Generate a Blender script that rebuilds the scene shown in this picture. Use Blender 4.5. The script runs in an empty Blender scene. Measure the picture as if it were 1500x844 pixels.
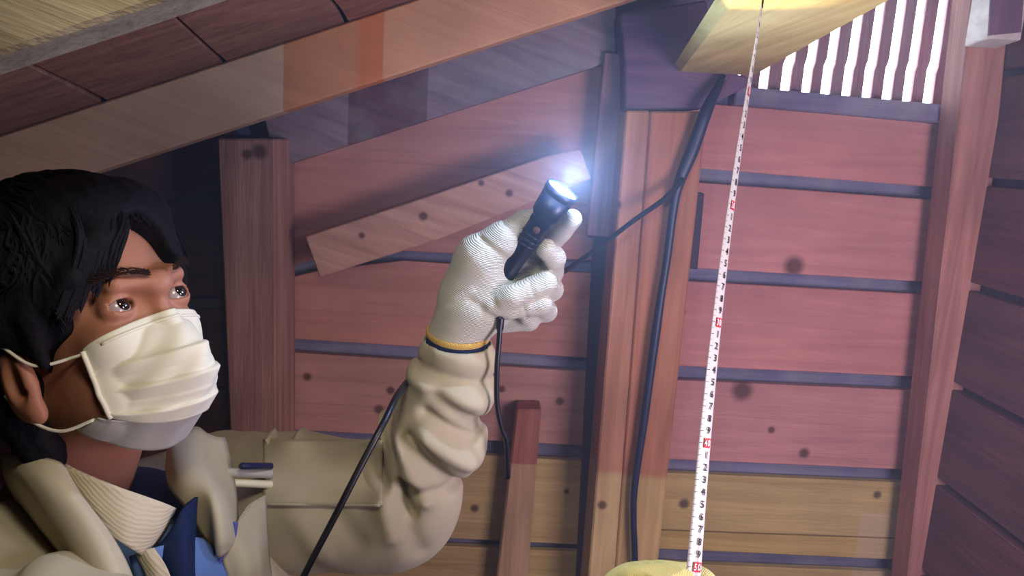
import bpy, bmesh, math, random
import numpy as np
from mathutils import Vector, Matrix, noise as mnoise
random.seed(7)
SC = bpy.context.scene
COL = SC.collection

# ------------------------------------------------------------------ camera
F = 1150.0                      # focal length in pixels of the 1500 px wide frame
YAW, PITCH, ROLL = math.radians(1.5), math.radians(10.5), math.radians(3.57)
CAM = np.array([0.0, 0.0, 1.55])
def _basis():
    cy, sy, cp, sp = math.cos(YAW), math.sin(YAW), math.cos(PITCH), math.sin(PITCH)
    f = np.array([sy*cp, cy*cp, -sp]); r = np.array([cy, -sy, 0.0]); u = np.cross(r, f)
    cr, sr = math.cos(ROLL), math.sin(ROLL)
    return cr*r+sr*u, -sr*r+cr*u, f
CR, CU, CF = _basis()
cam = bpy.data.cameras.new('camera'); cam_o = bpy.data.objects.new('camera', cam); COL.objects.link(cam_o)
cam.sensor_width = 36; cam.lens = F/1500*36; cam.clip_start = 0.02
cam_o.matrix_world = Matrix([[CR[i], CU[i], -CF[i], CAM[i]] for i in range(3)]+[[0, 0, 0, 1]])
SC.camera = cam_o
cam.dof.use_dof = False

def ray(px, py):
    return CF + CR*((px-750)/F) - CU*((py-422)/F)
def P(px, py, Y):
    """point on the plane y = Y (metres in front of the camera) under a measured direction"""
    d = ray(px, py)
    return CAM + d*(Y/d[1])
def proj(p):
    q = np.asarray(p)-CAM; w = q@CF
    return 750+F*(q@CR)/w, 422-F*(q@CU)/w

# ------------------------------------------------------------------ view, world, lights
SC.view_settings.view_transform = 'Standard'; SC.view_settings.look = 'None'
SC.view_settings.gamma = 1; SC.view_settings.use_curve_mapping = False
SC.view_settings.exposure = 0.0
SC.cycles.max_bounces = 6; SC.cycles.diffuse_bounces = 3; SC.cycles.volume_bounces = 0
SC.cycles.sample_clamp_indirect = 3.0
world = bpy.data.worlds.new('sky'); SC.world = world; world.use_nodes = True
bg = world.node_tree.nodes['Background']
bg.inputs[0].default_value = (0.74, 0.86, 1.0, 1); bg.inputs[1].default_value = 16.0

def aim(o, target):
    o.rotation_euler = (Vector(target)-Vector(o.location)).to_track_quat('-Z', 'Y').to_euler()
def lamp(name, kind, loc, power, color, target=None, **kw):
    l = bpy.data.lights.new(name, kind); l.energy = power; l.color = color
    for k, v in kw.items(): setattr(l, k, v)
    o = bpy.data.objects.new(name, l); COL.objects.link(o); o.location = loc
    if target is not None: aim(o, target)
    return o
# the photographer's work lamp, above and a little right of the phone
lamp('work_lamp_light', 'AREA', (-0.04, 0.34, 1.74), 1.9, (1.0, 0.88, 0.66), P(420, 640, .95), size=0.12)
# added fill lamp out of view, lifts the wall with a lilac tint
lamp('wall_fill_light', 'AREA', (0.70, 0.30, 1.28), 11.0, (0.94, 0.79, 1.0), P(1000, 400, 1.5), size=0.4)

# ------------------------------------------------------------------ helpers
def tag(o, label=None, cat=None, group=None, kind=None):
    if label: o['label'] = label
    if cat: o['category'] = cat
    if group: o['group'] = group
    if kind: o['kind'] = kind
    return o
def empty(name, loc):
    o = bpy.data.objects.new(name, None); COL.objects.link(o); o.location = loc
    o.empty_display_size = 0.05
    return o
def link(name, me, mat, parent=None, smooth=False):
    """link a mesh given in world coordinates; its origin goes to its centre"""
    n = len(me.vertices); co = np.empty(n*3); me.vertices.foreach_get('co', co); co = co.reshape(-1, 3)
    c = (co.min(0)+co.max(0))/2
    me.vertices.foreach_set('co', (co-c).ravel()); me.update()
    o = bpy.data.objects.new(name, me); COL.objects.link(o); o.location = c
    if parent is not None:
        o.parent = parent; pc = np.array(parent['_w']) if '_w' in parent else np.array(parent.location)
        o.location = c-pc
    o['_w'] = [float(v) for v in c]
    if mat: me.materials.append(mat)
    if smooth: me.polygons.foreach_set('use_smooth', [True]*len(me.polygons))
    return o
def mesh(verts, faces, name='m'):
    me = bpy.data.meshes.new(name); me.from_pydata([tuple(map(float, v)) for v in verts], [], faces); me.update()
    bm = bmesh.new(); bm.from_mesh(me); bmesh.ops.recalc_face_normals(bm, faces=bm.faces); bm.to_mesh(me); bm.free()
    return me
def bevel(me, w, seg=1):
    bm = bmesh.new(); bm.from_mesh(me)
    bmesh.ops.bevel(bm, geom=bm.edges[:], offset=w, segments=seg, affect='EDGES', clamp_overlap=True)
    bm.to_mesh(me); bm.free(); return me
def prism(name, pts, depth, mat, parent=None, bev=0.0015):
    """front outline pts (3-D, coplanar) pushed back by the vector depth"""
    n = len(pts); pts = [np.array(p, float) for p in pts]; d = np.array(depth, float)
    v = pts+[p+d for p in pts]
    f = [list(range(n)), list(range(2*n-1, n-1, -1))]+[[i, (i+1) % n, n+(i+1) % n, n+i] for i in range(n)]
    me = mesh(v, f, name)
    if bev: bevel(me, bev)
    return link(name, me, mat, parent)
def slab(name, pix, Y, th, mat, parent=None, bev=0.0015):
    return prism(name, [P(x, y, Y) for x, y in pix], (0, th, 0), mat, parent, bev)
def beam(name, A, B, up, w, h, mat, parent=None, bev=0.003):
    """box from A to B; A and B lie on the middle of its underside"""
    A = np.array(A, float); B = np.array(B, float); d = (B-A)/np.linalg.norm(B-A)
    u = np.array(up, float); u = u-d*(u@d); u /= np.linalg.norm(u); s = np.cross(d, u)
    pts = [A-s*w/2, A+s*w/2, A+s*w/2+u*h, A-s*w/2+u*h]
    return prism(name, pts, B-A, mat, parent, bev)
def catmull(pts, n):
    pts = [np.array(p, float) for p in pts]; P4 = [2*pts[0]-pts[1]]+pts+[2*pts[-1]-pts[-2]]; out = []
    for i in range(len(pts)-1):
        a, b, c, d = P4[i:i+4]
        for k in range(n):
            t = k/n
            out.append(.5*((2*b)+(c-a)*t+(2*a-5*b+4*c-d)*t*t+(3*b-a-3*c+d)*t**3))
    out.append(pts[-1]); return np.array(out)
def tube(name, pts, rad, mat, parent=None, n=8, seg=10):
    c = catmull(pts, n) if len(pts) > 2 else np.array(pts, float)
    R = np.interp(np.linspace(0, 1, len(c)), np.linspace(0, 1, len(rad)), rad) if hasattr(rad, '__len__') else np.full(len(c), rad)
    v = []; f = []; prev = None
    for i, p in enumerate(c):
        t = c[min(i+1, len(c)-1)]-c[max(i-1, 0)]; t /= np.linalg.norm(t)
        a = np.array([0, 0, 1.]) if prev is None else prev
        if abs(a@t) > .95 and prev is None: a = np.array([1., 0, 0])
        a = a-t*(a@t); a /= np.linalg.norm(a); prev = a; b = np.cross(t, a)
        for k in range(seg):
            th = 2*math.pi*k/seg; v.append(p+R[i]*(a*math.cos(th)+b*math.sin(th)))
    for i in range(len(c)-1):
        for k in range(seg):
            f.append([i*seg+k, i*seg+(k+1) % seg, (i+1)*seg+(k+1) % seg, (i+1)*seg+k])
    f.append(list(range(seg))[::-1]); f.append([(len(c)-1)*seg+k for k in range(seg)])
    return link(name, mesh(v, f, name), mat, parent, True)
def lathe(name, A, axis, prof, mat, parent=None, seg=28):
    """prof = (distance along axis, radius) pairs"""
    A = np.array(A, float); d = np.array(axis, float); d /= np.linalg.norm(d)
    a = np.cross(d, [0.3, 0.5, 0.81]); a /= np.linalg.norm(a); b = np.cross(d, a); v = []; f = []
    for h, r in prof:
        for k in range(seg):
            th = 2*math.pi*k/seg; v.append(A+d*h+max(r, 1e-5)*(a*math.cos(th)+b*math.sin(th)))
    for i in range(len(prof)-1):
        for k in range(seg):
            f.append([i*seg+k, i*seg+(k+1) % seg, (i+1)*seg+(k+1) % seg, (i+1)*seg+k])
    f.append(list(range(seg))[::-1]); f.append([(len(prof)-1)*seg+k for k in range(seg)])
    o = link(name, mesh(v, f, name), mat, parent, True)
    return o
def sheet(name, rows, thick, mat, parent=None, sub=2, fold=None, n=6):
    """cloth sheet through a grid of 3-D points"""
    R = [catmull(r, n) for r in rows]; R = np.array(R)
    R = np.array([catmull(R[:, j], n) for j in range(R.shape[1])]).transpose(1, 0, 2)
    h, w = R.shape[:2]
    if fold is not None:
        for i in range(h):
            for j in range(w): R[i, j] = R[i, j]+fold(i/(h-1), j/(w-1))
    f = [[i*w+j, i*w+j+1, (i+1)*w+j+1, (i+1)*w+j] for i in range(h-1) for j in range(w-1)]
    me = bpy.data.meshes.new(name); me.from_pydata([tuple(p) for p in R.reshape(-1, 3)], [], f); me.update()
    o = link(name, me, mat, parent, True)
    m = o.modifiers.new('thickness', 'SOLIDIFY'); m.thickness = thick; m.offset = 0
    return o

# ---- implicit surfaces (bodies, gloves, cloth): field -> surface nets mesh
def smin(a, b, k):
    h = np.clip(.5+.5*(b-a)/k, 0, 1); return b*(1-h)+a*h-k*h*(1-h)
def smax(a, b, k): return -smin(-a, -b, k)
def cone(p, a, b, ra, rb):
    a = np.asarray(a, np.float32); b = np.asarray(b, np.float32); ab = b-a
    t = np.clip(((p-a)@ab)/max(ab@ab, 1e-12), 0, 1)
    return np.linalg.norm(p-a-t[..., None]*ab, axis=-1)-(ra+(rb-ra)*t)
def chain(p, pts, rads, k=0.008):
    f = None
    for i in range(len(pts)-1):
        c = cone(p, pts[i], pts[i+1], rads[i], rads[i+1]); f = c if f is None else smin(f, c, k)
    return f
def ell(p, c, r, M=None):
    q = p-np.asarray(c, np.float32)
    if M is not None: q = q@np.asarray(M, np.float32).T      # rows of M = local axes
    r = np.asarray(r, np.float32)
    k0 = np.linalg.norm(q/r, axis=-1); k1 = np.linalg.norm(q/(r*r), axis=-1)
    return k0*(k0-1)/np.maximum(k1, 1e-9)
def net(name, field, lo, hi, h, mat, parent=None, smooth_iter=0):
    lo = np.array(lo, float); hi = np.array(hi, float); n = np.ceil((hi-lo)/h).astype(int)+1
    xs = [(lo[i]+h*np.arange(n[i])).astype(np.float32) for i in range(3)]
    S = np.empty(n, np.float32)
    for i0 in range(0, n[0], 24):
        g = np.stack(np.meshgrid(xs[0][i0:i0+24], xs[1], xs[2], indexing='ij'), -1)
        S[i0:i0+24] = field(g)
    S[0] = S[-1] = 1; S[:, 0] = S[:, -1] = 1; S[:, :, 0] = S[:, :, -1] = 1
    neg = S < 0
    acc = np.zeros(tuple(n-1)+(3,), np.float32); cnt = np.zeros(tuple(n-1), np.float32)
    for ax in range(3):
        sl0 = [slice(None)]*3; sl1 = [slice(None)]*3; sl0[ax] = slice(0, -1); sl1[ax] = slice(1, None)
        a, b = S[tuple(sl0)], S[tuple(sl1)]; cr = (a < 0) != (b < 0)
        t = np.where(cr, a/np.where(cr, a-b, 1), 0)
        o = [i for i in range(3) if i != ax]
        for d1 in (0, 1):
            for d2 in (0, 1):
                s = [slice(None)]*3; s[o[0]] = slice(d1, d1+n[o[0]]-1); s[o[1]] = slice(d2, d2+n[o[1]]-1)
                c = cr[tuple(s)]; cnt += c; acc[..., ax] += np.where(c, t[tuple(s)], 0)
                acc[..., o[0]] += c*d1; acc[..., o[1]] += c*d2
    act = cnt > 0; idx = np.full(act.shape, -1, int); idx[act] = np.arange(act.sum())
    ijk = np.argwhere(act); V = lo+h*(ijk+acc[act]/cnt[act][:, None])
    quads = []
    for ax in range(3):
        o = [(ax+1) % 3, (ax+2) % 3]
        sl0 = [slice(None)]*3; sl1 = [slice(None)]*3; sl0[ax] = slice(0, -1); sl1[ax] = slice(1, None)
        a, b = neg[tuple(sl0)], neg[tuple(sl1)]
        e = np.argwhere(a != b); fl = a[a != b]
        ok = (e[:, o[0]] > 0) & (e[:, o[1]] > 0) & (e[:, o[0]] < n[o[0]]-1) & (e[:, o[1]] < n[o[1]]-1); e = e[ok]; fl = fl[ok]
        q = []
        for d1, d2 in ((-1, -1), (0, -1), (0, 0), (-1, 0)):
            c = e.copy(); c[:, o[0]] += d1; c[:, o[1]] += d2; q.append(idx[c[:, 0], c[:, 1], c[:, 2]])
        q = np.stack(q, 1); q[~fl] = q[~fl][:, ::-1]; quads.append(q)
    Q = np.concatenate(quads)
    me = bpy.data.meshes.new(name); me.vertices.add(len(V)); me.vertices.foreach_set('co', V.ravel())
    me.loops.add(len(Q)*4); me.loops.foreach_set('vertex_index', Q.ravel().astype(np.int32))
    me.polygons.add(len(Q)); me.polygons.foreach_set('loop_start', (np.arange(len(Q))*4).astype(np.int32))
    me.update(calc_edges=True)
    return link(name, me, mat, parent, True)

# ------------------------------------------------------------------ materials
def newmat(name):
    m = bpy.data.materials.new(name); m.use_nodes = True; nt = m.node_tree
    return m, nt, nt.nodes, nt.links, nt.nodes['Principled BSDF']
def srgb(c):
    c = [x/255 for x in c]; return tuple(x/12.92 if x <= .04045 else ((x+.055)/1.055)**2.4 for x in c)+(1,)
def mixrgb(N, L, fac, a, b, mode='MIX'):
    m = N.new('ShaderNodeMix'); m.data_type = 'RGBA'; m.blend_type = mode
    for s, v in ((m.inputs[0], fac), (m.inputs[6], a), (m.inputs[7], b)):
        if hasattr(v, 'links'): L.new(v, s)
        else: s.default_value = v
    return m.outputs[2]
def math_(N, L, op, a, b=0.0, clamp=False):
    m = N.new('ShaderNodeMath'); m.operation = op; m.use_clamp = clamp
    for s, v in ((m.inputs[0], a), (m.inputs[1], b)):
        if hasattr(v, 'links'): L.new(v, s)
        else: s.default_value = v
    return m.outputs[0]
def wood(name, light, dark, axis=0, knots=(), tint_zones=(), rough=.75, grain=1.0, seed=0.0, tilt=0.0, dust=0.0):
    """sawn softwood; axis = grain direction in object space; knots = (point, radius);
    tint_zones = (centre, half size, colour, strength): colour casts and light patches put into the wood colour"""
    m, nt, N, L, B = newmat(name)
    tc = N.new('ShaderNodeTexCoord'); mp = N.new('ShaderNodeMapping'); L.new(tc.outputs['Object'], mp.inputs[0])
    rot = N.new('ShaderNodeMapping'); L.new(tc.outputs['Object'], rot.inputs[0]); rot.inputs['Rotation'].default_value = (0, tilt, 0)
    L.new(rot.outputs[0], mp.inputs[0])
    s = [26., 26., 26.]; s[axis] = 1.6
    mp.inputs['Scale'].default_value = s; mp.inputs['Location'].default_value = (seed, seed*.7, seed*1.3)
    n1 = N.new('ShaderNodeTexNoise'); n1.inputs['Scale'].default_value = 1.6; n1.inputs['Detail'].default_value = 6
    n1.inputs['Distortion'].default_value = .8; L.new(mp.outputs[0], n1.inputs[0])
    n2 = N.new('ShaderNodeTexNoise'); n2.inputs['Scale'].default_value = 5; L.new(tc.outputs['Object'], n2.inputs[0]); n2.inputs['Detail'].default_value = 3
    n3 = N.new('ShaderNodeTexNoise'); n3.inputs['Scale'].default_value = 9; n3.inputs['Detail'].default_value = 5; L.new(mp.outputs[0], n3.inputs[0])
    oi = N.new('ShaderNodeObjectInfo')
    cr = N.new('ShaderNodeMapRange'); L.new(n1.outputs[0], cr.inputs[0]); cr.inputs[1].default_value = .32; cr.inputs[2].default_value = .70
    cr.inputs[3].default_value = 0; cr.inputs[4].default_value = .80*grain
    col = mixrgb(N, L, cr.outputs[0], srgb(light), srgb(dark))
    c2 = N.new('ShaderNodeMapRange'); L.new(n2.outputs[0], c2.inputs[0]); c2.inputs[1].default_value = .3; c2.inputs[2].default_value = .7
    c2.inputs[3].default_value = .80; c2.inputs[4].default_value = 1.12
    v = N.new('ShaderNodeHueSaturation'); L.new(col, v.inputs['Color']); L.new(c2.outputs[0], v.inputs['Value'])
    vr = N.new('ShaderNodeMapRange'); L.new(oi.outputs['Random'], vr.inputs[0]); vr.inputs[3].default_value = .9; vr.inputs[4].default_value = 1.08
    L.new(vr.outputs[0], v.inputs['Saturation'])
    col = v.outputs[0]
    geo = N.new('ShaderNodeNewGeometry')
    for c, hs, sc, st, *lit_patch in tint_zones:
        # axis-aligned patch with a slightly ragged border
        sub = N.new('ShaderNodeVectorMath'); sub.operation = 'SUBTRACT'; L.new(geo.outputs['Position'], sub.inputs[0]); sub.inputs[1].default_value = tuple(c)
        ab = N.new('ShaderNodeVectorMath'); ab.operation = 'ABSOLUTE'; L.new(sub.outputs[0], ab.inputs[0])
        dv = N.new('ShaderNodeVectorMath'); dv.operation = 'DIVIDE'; L.new(ab.outputs[0], dv.inputs[0]); dv.inputs[1].default_value = tuple(hs)
        sx = N.new('ShaderNodeSeparateXYZ'); L.new(dv.outputs[0], sx.inputs[0])
        mx = math_(N, L, 'MAXIMUM', sx.outputs[0], sx.outputs[2])
        mr = N.new('ShaderNodeMapRange'); L.new(mx, mr.inputs[0]); mr.inputs[1].default_value = .985; mr.inputs[2].default_value = 1.015
        mr.inputs[3].default_value = st; mr.inputs[4].default_value = 0
        col = mixrgb(N, L, mr.outputs[0], col, srgb(sc), 'MIX' if lit_patch else 'MULTIPLY')
    for c, r in knots:
        ds = N.new('ShaderNodeVectorMath'); ds.operation = 'DISTANCE'; L.new(geo.outputs['Position'], ds.inputs[0]); ds.inputs[1].default_value = tuple(c)
        mr = N.new('ShaderNodeMapRange'); L.new(ds.outputs['Value'], mr.inputs[0]); mr.inputs[1].default_value = r*.55; mr.inputs[2].default_value = r*1.25
        mr.inputs[3].default_value = .85; mr.inputs[4].default_value = 0
        col = mixrgb(N, L, mr.outputs[0], col, srgb((70, 38, 30)))
    if dust:
        nd = N.new('ShaderNodeTexNoise'); nd.inputs['Scale'].default_value = 14; nd.inputs['Detail'].default_value = 6; L.new(tc.outputs['Object'], nd.inputs[0])
        mr = N.new('ShaderNodeMapRange'); L.new(nd.outputs[0], mr.inputs[0]); mr.inputs[1].default_value = .42; mr.inputs[2].default_value = .66; mr.inputs[4].default_value = dust
        col = mixrgb(N, L, mr.outputs[0], col, srgb((150, 148, 150)))
    L.new(col, B.inputs['Base Color']); B.inputs['Roughness'].default_value = rough
    B.inputs['Specular IOR Level'].default_value = .3
    bp = N.new('ShaderNodeBump'); bp.inputs['Strength'].default_value = .5; bp.inputs['Distance'].default_value = .003
    L.new(math_(N, L, 'ADD', n1.outputs[0], n3.outputs[0]), bp.inputs['Height']); L.new(bp.outputs[0], B.inputs['Normal'])
    return m
def plain(name, c, rough=.6, spec=.3, bump=0, bscale=40, var=0, metal=0, sss=0):
    m, nt, N, L, B = newmat(name)
    B.inputs['Base Color'].default_value = srgb(c); B.inputs['Roughness'].default_value = rough
    B.inputs['Specular IOR Level'].default_value = spec; B.inputs['Metallic'].default_value = metal
    tc = N.new('ShaderNodeTexCoord')
    if var:
        n = N.new('ShaderNodeTexNoise'); n.inputs['Scale'].default_value = bscale*.25; n.inputs['Detail'].default_value = 4; L.new(tc.outputs['Object'], n.inputs[0])
        mr = N.new('ShaderNodeMapRange'); L.new(n.outputs[0], mr.inputs[0]); mr.inputs[1].default_value = .3; mr.inputs[2].default_value = .7
        mr.inputs[3].default_value = 1-var; mr.inputs[4].default_value = 1+var*.5
        v = N.new('ShaderNodeHueSaturation'); v.inputs['Color'].default_value = srgb(c); L.new(mr.outputs[0], v.inputs['Value']); L.new(v.outputs[0], B.inputs['Base Color'])
    if bump:
        n = N.new('ShaderNodeTexNoise'); n.inputs['Scale'].default_value = bscale; n.inputs['Detail'].default_value = 5; L.new(tc.outputs['Object'], n.inputs[0])
        bp = N.new('ShaderNodeBump'); bp.inputs['Strength'].default_value = bump; bp.inputs['Distance'].default_value = .003
        L.new(n.outputs[0], bp.inputs['Height']); L.new(bp.outputs[0], B.inputs['Normal'])
    if sss:
        B.inputs['Subsurface Weight'].default_value = sss; B.inputs['Subsurface Radius'].default_value = (.01, .004, .002)
    return m
def knit(name, c, scale=420, direction=(1, 0, 0.3), var=.08, strength=.5):
    """ribbed knit or twill: fine waves"""
    m, nt, N, L, B = newmat(name)
    tc = N.new('ShaderNodeTexCoord'); mp = N.new('ShaderNodeMapping'); L.new(tc.outputs['Object'], mp.inputs[0])
    mp.inputs['Rotation'].default_value = direction
    w = N.new('ShaderNodeTexWave'); w.inputs['Scale'].default_value = scale; w.inputs['Distortion'].default_value = 2.5; w.inputs['Detail'].default_value = 2; w.inputs['Detail Scale'].default_value = 1
    L.new(mp.outputs[0], w.inputs[0])
    n = N.new('ShaderNodeTexNoise'); n.inputs['Scale'].default_value = 22; n.inputs['Detail'].default_value = 5; L.new(tc.outputs['Object'], n.inputs[0])
    mr = N.new('ShaderNodeMapRange'); L.new(n.outputs[0], mr.inputs[0]); mr.inputs[1].default_value = .3; mr.inputs[2].default_value = .7; mr.inputs[3].default_value = 1-var; mr.inputs[4].default_value = 1+var*.4
    v = N.new('ShaderNodeHueSaturation'); v.inputs['Color'].default_value = srgb(c); L.new(mr.outputs[0], v.inputs['Value'])
    L.new(v.outputs[0], B.inputs['Base Color']); B.inputs['Roughness'].default_value = .9; B.inputs['Specular IOR Level'].default_value = .15
    B.inputs['Sheen Weight'].default_value = .15
    bp = N.new('ShaderNodeBump'); bp.inputs['Strength'].default_value = strength; bp.inputs['Distance'].default_value = .0015
    L.new(math_(N, L, 'ADD', w.outputs[0], n.outputs[0]), bp.inputs['Height']); L.new(bp.outputs[0], B.inputs['Normal'])
    return m
def emit(name, c, s):
    m, nt, N, L, B = newmat(name)
    B.inputs['Base Color'].default_value = (*c, 1); B.inputs['Emission Color'].default_value = (*c, 1); B.inputs['Emission Strength'].default_value = s
    return m

WALLY = 1.5
def K(px, py, r, Y=WALLY): return (P(px, py, Y), r*Y/F)
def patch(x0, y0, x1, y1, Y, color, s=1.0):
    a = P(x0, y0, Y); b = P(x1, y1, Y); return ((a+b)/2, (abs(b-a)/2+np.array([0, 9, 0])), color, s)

PINK, PINKD = (200, 138, 132), (158, 100, 100)
M = {}
M['board_r'] = wood('pink_board_wood', PINK, PINKD, 0, [K(1163, 390, 16), K(1087, 572, 17), K(1178, 664, 9), K(1002, 738, 9), K(1285, 725, 7), K(1000, 458, 5), K(1130, 630, 6)], seed=1.0, grain=.6)  # pink colour cast of the upper rows put into the boards
M['board_l'] = wood('russet_board_wood', (196, 140, 126), (150, 98, 88), 0, [K(450, 552, 7), K(572, 572, 7), K(820, 588, 7), K(735, 570, 6), K(555, 600, 8)], seed=5.0, grain=.7)
M['board_y'] = wood('yellow_board_wood', (206, 178, 112), (160, 130, 72), 0, [K(695, 745, 7), K(1002, 738, 9), K(1285, 725, 7), K(830, 720, 5), K(530, 835, 8)], [patch(1262, 752, 1345, 1100, WALLY, (206, 188, 166), .4)+('lit_patch',)], seed=9.0, grain=.8)  # pale zone at the lower right is a painted patch of light
M['board_far'] = wood('shadowed_russet_board_wood', (120, 78, 72), (80, 50, 50), 0, seed=11.0)  # russet boards darkened for the shadow behind the head
M['back'] = wood('grey_dusty_sheathing', (128, 124, 156), (90, 88, 124), 0, seed=3.0, dust=.4)
M['post_l'] = wood('brown_post_wood', (182, 138, 124), (128, 90, 78), 2, [K(380, 222, 12, 1.36), K(362, 226, 8, 1.36)], seed=2.0)
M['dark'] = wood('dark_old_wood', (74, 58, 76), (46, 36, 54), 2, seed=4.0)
M['roof'] = wood('roof_sheathing_wood', (140, 96, 76), (98, 62, 50), 0, [], seed=8.0)

# ------------------------------------------------------------------ the attic shell
A1 = P(0, 185, 1.15); B1 = P(930, -120, 1.15)
SL = (B1-A1)/np.linalg.norm(B1-A1); UPN = np.array([-SL[2], 0, SL[0]])          # up the roof, and the roof's outward normal
def onroof(px, py, off=0.0):
    d = ray(px, py); t = ((A1-UPN*off-CAM)@UPN)/(d@UPN); return CAM+d*t
def roofz(x, off=0.0):
    return A1[2]-off/SL[0]+(x-A1[0])*SL[2]/SL[0]
XL, XR, YB = -2.2, 1.02, -1.6
def box(name, lo, hi, mat, parent=None, bev=0):
    lo = np.array(lo, float); hi = np.array(hi, float)
    pts = [(lo[0], lo[1], lo[2]), (hi[0], lo[1], lo[2]), (hi[0], lo[1], hi[2]), (lo[0], lo[1], hi[2])]
    return prism(name, pts, (0, hi[1]-lo[1], 0), mat, parent, bev)
M['floor'] = wood('old_floor_boards_wood', (128, 98, 74), (88, 64, 50), 1, seed=20.0)
M['side_wall'] = wood('dark_red_board_wood', (124, 78, 80), (84, 52, 56), 1, seed=21.0)  # side wall boards in one even dark red
floor = tag(box('floor', (XL, YB, -.05), (XR+.1, 1.6, 0), M['floor']), kind='structure')
for i in range(16):
    box('board', (XL+.2*i, YB, 0), (XL+.2*i+.196, 1.52, .015), M['floor'], floor, .002)
tag(box('wall_front', (XL, YB-.05, 0), (XR+.1, YB, 3.2), M['dark']), kind='structure')
tag(box('wall_left', (XL-.05, YB, 0), (XL, 1.6, 2.2), M['dark']), kind='structure')
# roof
cp = [np.array([XL-.1, YB-.05, roofz(XL-.1)]), np.array([XR+.2, YB-.05, roofz(XR+.2)])]
ceil_ = tag(prism('ceiling', [cp[0]+UPN*.012, cp[1]+UPN*.012, cp[1]+UPN*.05, cp[0]+UPN*.05], (0, 3.25, 0), M['dark'], bev=0), kind='structure')
def roofboard(pix):
    pts = [onroof(x, y) for x, y in pix]
    prism('board', pts, UPN*.011, M['roof'], ceil_, .001)
roofboard([(-330, -20), (-60, 40), (35, 93), (120, 134), (240, 200), (-330, 300)])
roofboard([(-56, 30), (170, -60), (250, 22), (308, 76), (380, 140), (246, 194), (125, 130), (40, 90)])
roofboard([(177, -65), (420, -120), (481, 0), (495, 16), (530, 80), (386, 136), (313, 74), (256, 22)])
roofboard([(427, -125), (900, -260), (960, -60), (536, 76), (500, 14), (487, -1)])

# rear gable wall: a dusty sheathing with an opening for the vent, boards in front of it
def wquad(*pix): return [P(x, y, 1.53) for x, y in pix]
BL = np.array([XL, 1.53, 0.0]); zl = roofz(XL)
vb = [P(1075, 150, 1.53), P(1460, 175, 1.53)]
wall_b = prism('wall_back', [(XL, 1.53, 0), (XR+.1, 1.53, 0), (XR+.1, 1.53, vb[1][2]), tuple(vb[1]), tuple(vb[0]), (vb[0][0], 1.53, roofz(vb[0][0])+.02), (XL, 1.53, zl+.02)], (0, .02, 0), M['back'], bev=0)
tag(wall_b, kind='structure')
def vx(p0, z): return p0[0]
prism('panel', [tuple(vb[1]), (XR+.1, 1.53, vb[1][2]), (XR+.1, 1.53, roofz(XR+.1)+.02), (vb[1][0], 1.53, roofz(vb[1][0])+.02)], (0, .02, 0), M['back'], wall_b, 0)
BT = .017
def row(pix, mat): return slab('board', pix, 1.5, BT, M[mat], wall_b, .0015)
# right bay
row([(1010, 150), (1440, 184), (1425, 279), (1000, 245)], 'board_r')
row([(1005, 266), (1424, 297), (1402, 416), (985, 391)], 'board_r')
row([(985, 411), (1400, 434), (1382, 554), (968, 535)], 'board_r')
row([(968, 556), (1380, 574), (1362, 690), (955, 672)], 'board_r')
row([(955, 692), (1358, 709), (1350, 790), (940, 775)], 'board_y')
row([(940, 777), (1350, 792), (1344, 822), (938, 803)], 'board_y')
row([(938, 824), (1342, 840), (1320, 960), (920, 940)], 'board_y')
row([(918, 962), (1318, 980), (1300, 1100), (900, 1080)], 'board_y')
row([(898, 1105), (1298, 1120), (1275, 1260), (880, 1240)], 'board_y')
# middle bay
row([(380, 190), (930, 40), (905, 384), (885, 383), (580, 367), (470, 378), (385, 402)], 'board_l')  # left kink of the lower edge also follows the plank's shadow
row([(385, 416), (470, 396), (590, 382), (905, 403), (895, 527), (390, 494)], 'board_l')
row([(390, 514), (890, 547), (885, 655), (390, 628)], 'board_l')
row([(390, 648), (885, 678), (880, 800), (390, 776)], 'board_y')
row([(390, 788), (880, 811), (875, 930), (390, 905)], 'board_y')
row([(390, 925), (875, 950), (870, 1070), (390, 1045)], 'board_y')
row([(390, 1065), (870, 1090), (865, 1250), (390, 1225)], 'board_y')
# bay behind the head
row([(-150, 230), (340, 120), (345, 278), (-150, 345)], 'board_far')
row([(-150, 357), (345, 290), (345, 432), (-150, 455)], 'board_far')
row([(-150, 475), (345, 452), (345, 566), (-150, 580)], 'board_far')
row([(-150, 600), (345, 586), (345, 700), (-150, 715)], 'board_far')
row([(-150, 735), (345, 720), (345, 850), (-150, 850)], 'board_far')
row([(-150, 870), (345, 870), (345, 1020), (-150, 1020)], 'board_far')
# side wall on the right: boards running towards the camera
cx = P(1487, -60, 1.40)[0]+.008
wall_r = tag(box('wall_right', (cx+.03, YB, 0), (cx+.06, 1.6, 3.2), M['dark']), kind='structure')
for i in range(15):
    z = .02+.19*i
    box('board', (cx+.01, YB, z), (cx+.03, 1.56, z+.175), M['side_wall'], wall_r, .0015)

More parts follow.
